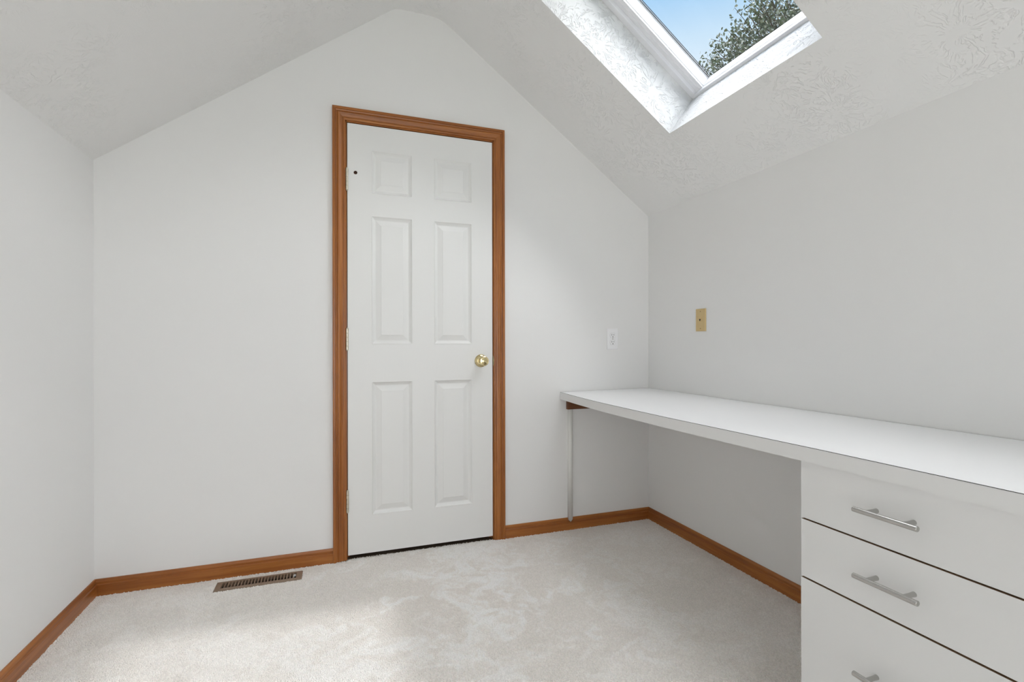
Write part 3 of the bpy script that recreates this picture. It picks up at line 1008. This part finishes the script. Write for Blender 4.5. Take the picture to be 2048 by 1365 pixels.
ph = empty('phone_jack', (XR, 2.0185, 1.1300))
tag(ph, 'almond coloured phone jack plate on the right wall', 'phone jack')
py, pz = 2.0185, 1.1297
mb = MB(ph.location)
plate(mb, (XR, py, pz), (0, -1, 0), (0, 0, 1), (-1, 0, 0), 0.0350, 0.0560, 0.0062)
mb.build('cover_plate', M_almond, ph)
mb = MB(ph.location)
mb.box((XR - 0.0085, py - 0.0085, pz - 0.0080), (XR - 0.006, py + 0.0085, pz + 0.0085))
mb.build('jack_housing', M_almond, ph, bevel=0.0006)
mb = MB(ph.location)
T_ = [(-0.0052, 0.0052), (0.0052, 0.0052), (0.0052, -0.0015), (0.0026, -0.0015), (0.0026, -0.0058), (-0.0026, -0.0058), (-0.0026, -0.0015), (-0.0052, -0.0015)]
mb.face([(XR - 0.0087, py + a, pz + b) for a, b in T_])
mb.build('jack_opening', M_dark, ph)['label'] = 'dark jack opening'
for dz in (0.0425, -0.0425):
    mb = MB(ph.location)
    lathe(mb, [(0.0032, 0.0058), (0.0029, 0.0069), (0.0, 0.0073)], (XR, py, pz + dz), (-1, 0, 0), 14)
    mb.build('screw', M_almond2, ph)

# ------------------------------------------------------------------ floor register
x0, y0, x1, y1 = REG
reg = empty('floor_register', ((x0 + x1) / 2, (y0 + y1) / 2, 0))
tag(reg, 'tan metal floor register set in the carpet by the baseboard', 'floor vent')
mb = MB(reg.location)
ix0, ix1, iy0, iy1 = x0 + 0.024, x1 - 0.024, y0 + 0.019, y1 - 0.018
lv = [(0.0, -0.006), (0.0, -0.0005), (0.004, 0.0022), (0.010, 0.0030)]
pr = None
for o, z in lv:
    r = [(x0 + o, y0 + o, z), (x1 - o, y0 + o, z), (x1 - o, y1 - o, z), (x0 + o, y1 - o, z)]
    if pr:
        for i in range(4):
            mb.face([pr[i], pr[(i + 1) % 4], r[(i + 1) % 4], r[i]])
    pr = r
inn = [(ix0, iy0, 0.0030), (ix1, iy0, 0.0030), (ix1, iy1, 0.0030), (ix0, iy1, 0.0030)]
low = [(x, y, -0.012) for x, y, z in inn]
for i in range(4):
    j = (i + 1) % 4
    mb.face([pr[i], pr[j], inn[j], inn[i]])
    mb.face([inn[i], inn[j], low[j], low[i]])
mb.build('register_frame', M_reg, reg)
NS = 23
step = (ix1 - ix0) / NS
me0 = None
for k in range(1, NS):
    xc = ix0 + k * step
    if me0 is None:
        mb = MB((0, 0, 0))
        a, h2 = 0.0019, (iy1 - iy0) / 2
        c = [(-a, 0.0026), (a, 0.0026), (a + 0.0015, -0.010), (-a + 0.0015, -0.010)]
        for i in range(4):
            (xa, za), (xb, zb_) = c[i], c[(i + 1) % 4]
            mb.face([(xa, -h2, za), (xb, -h2, zb_), (xb, h2, zb_), (xa, h2, za)])
        o = mb.build('slat', M_reg, reg)
        me0 = o.data
    else:
        o = link('slat', me0, None, reg)
    o.location = (xc - reg.location.x, (iy0 + iy1) / 2 - reg.location.y, 0)
mb = MB(reg.location)
bz = -0.085
dc = [(x0 + 0.012, y0 + 0.012), (x1 - 0.012, y0 + 0.012), (x1 - 0.012, y1 - 0.012), (x0 + 0.012, y1 - 0.012)]
for i in range(4):
    (xa, ya), (xb, yb) = dc[i], dc[(i + 1) % 4]
    mb.face([(xa, ya, -0.007), (xb, yb, -0.007), (xb, yb, bz), (xa, ya, bz)])
mb.face([(x, y, bz) for x, y in dc])
mb.build('duct_boot', M_duct, reg)
mb = MB(reg.location)
lx = ix1 - step * 0.5
pts = [(lx + 0.004 * math.sin(a), (iy0 + iy1) / 2 - 0.004 + 0.012 * math.cos(a) * .9) for a in np.linspace(-2.3, 0.9, 10)]
for (xa, ya), (xb, yb) in zip(pts, pts[1:]):
    mb.box((min(xa, xb) - .0009, min(ya, yb) - .0004, -0.004), (max(xa, xb) + .0009, max(ya, yb) + .0004, 0.0042))
mb.build('damper_lever', M_white, reg, merge=False)['label'] = 'pale damper lever in the end slot'

# ------------------------------------------------------------------ outside
mb = MB()
for i in range(12):
    for j in range(12):
        P_ = lambda a, b: (-24 + a * 5.0, -22 + b * 5.0, -3.0 + 0.15 * math.sin(a * 1.3 + b * .7))
        mb.face([P_(i, j), P_(i + 1, j), P_(i + 1, j + 1), P_(i, j + 1)], None, 0, True)
gr = mb.build('lawn', M_exterior)
tag(gr, 'green lawn below the house, outside', 'lawn', kind='structure')


def limb(mb, p, q, r0, r1, n=7):
    p, q = Vector(p), Vector(q)
    d = (q - p).normalized()
    a = d.orthogonal().normalized()
    b = d.cross(a)
    for i in range(n):
        t0, t1 = 2 * math.pi * i / n, 2 * math.pi * (i + 1) / n
        e0, e1 = a * math.cos(t0) + b * math.sin(t0), a * math.cos(t1) + b * math.sin(t1)
        mb.face([p + e0 * r0, p + e1 * r0, q + e1 * r1, q + e0 * r1], None, 0, True)


def tree(base, zc, rad, nb, nleaf, seed, label):
    R_ = random.Random(seed)
    t = empty('leafy_tree', base)
    tag(t, label, 'tree')
    bx, by, bz = base
    mb = MB(t.location)
    pts = [Vector((bx, by, bz))]
    for k in range(1, 7):
        pts.append(Vector((bx + R_.uniform(-.1, .1) * k, by + R_.uniform(-.1, .1) * k, bz + (zc - bz) * k / 6)))
    for k in range(6):
        limb(mb, pts[k], pts[k + 1], 0.22 - 0.027 * k, 0.22 - 0.027 * (k + 1), 10)
    mb.build('trunk', M_bark, t, merge=False)
    tw = MB(t.location)
    lf = MB(t.location)
    tips = []
    C = Vector((bx, by, zc))
    for k in range(nb):
        while True:
            d = Vector((R_.gauss(0, 1), R_.gauss(0, 1), R_.gauss(0.25, 1))).normalized()
            if d.z > -0.55:
                break
        rr = R_.uniform(0.55, 1.0) * (1 + 0.10 * math.sin(5 * d.x + 3 * d.z + seed))
        tip = C + Vector((d.x * rad[0], d.y * rad[0], d.z * rad[1])) * rr
        root = pts[R_.choice((3, 4, 5, 6))].lerp(C, .3)
        if k % 24 == 0:
            mid = root.lerp(tip, .55) + Vector((0, 0, .2))
            limb(tw, root, mid, .05, .025, 5)
            limb(tw, mid, tip, .025, .008, 5)
        out = (tip - C).normalized()
        sub = tip - out * R_.uniform(.35, .6) + Vector((R_.uniform(-.15, .15), R_.uniform(-.15, .15), R_.uniform(-.2, .05)))
        limb(tw, sub, tip, .007, .003, 4)
        tips.append((sub, tip, out))
    for sub, tip, out in tips:
        for j in range(nleaf):
            f = R_.random() ** .7
            p = sub.lerp(tip, f) + Vector((R_.gauss(0, .085), R_.gauss(0, .085), R_.gauss(0, .085))) * (1.25 - f * .7)
            d = (out * .5 + Vector((R_.gauss(0, 1), R_.gauss(0, 1), R_.gauss(-.1, 1)))).normalized()
            w = d.cross(Vector((R_.gauss(0, 1), R_.gauss(0, 1), R_.gauss(0, 1)))).normalized()
            up = d.cross(w)
            L_, B_ = R_.uniform(.055, .09), R_.uniform(.018, .028)
            m_ = p + d * L_ * .5 - up * .006
            lf.face([p, m_ + w * B_, p + d * L_, m_ - w * B_])
    tw.build('branches', M_bark, t, merge=False)
    c = lf.build('crown', M_leaf, t, kind='stuff', merge=False)
    return t


tree((8.72, 6.52, -3.0), 5.22, (2.75, 2.35), 3000, 24, 3, 'grey green leafy tree seen through the skylight')
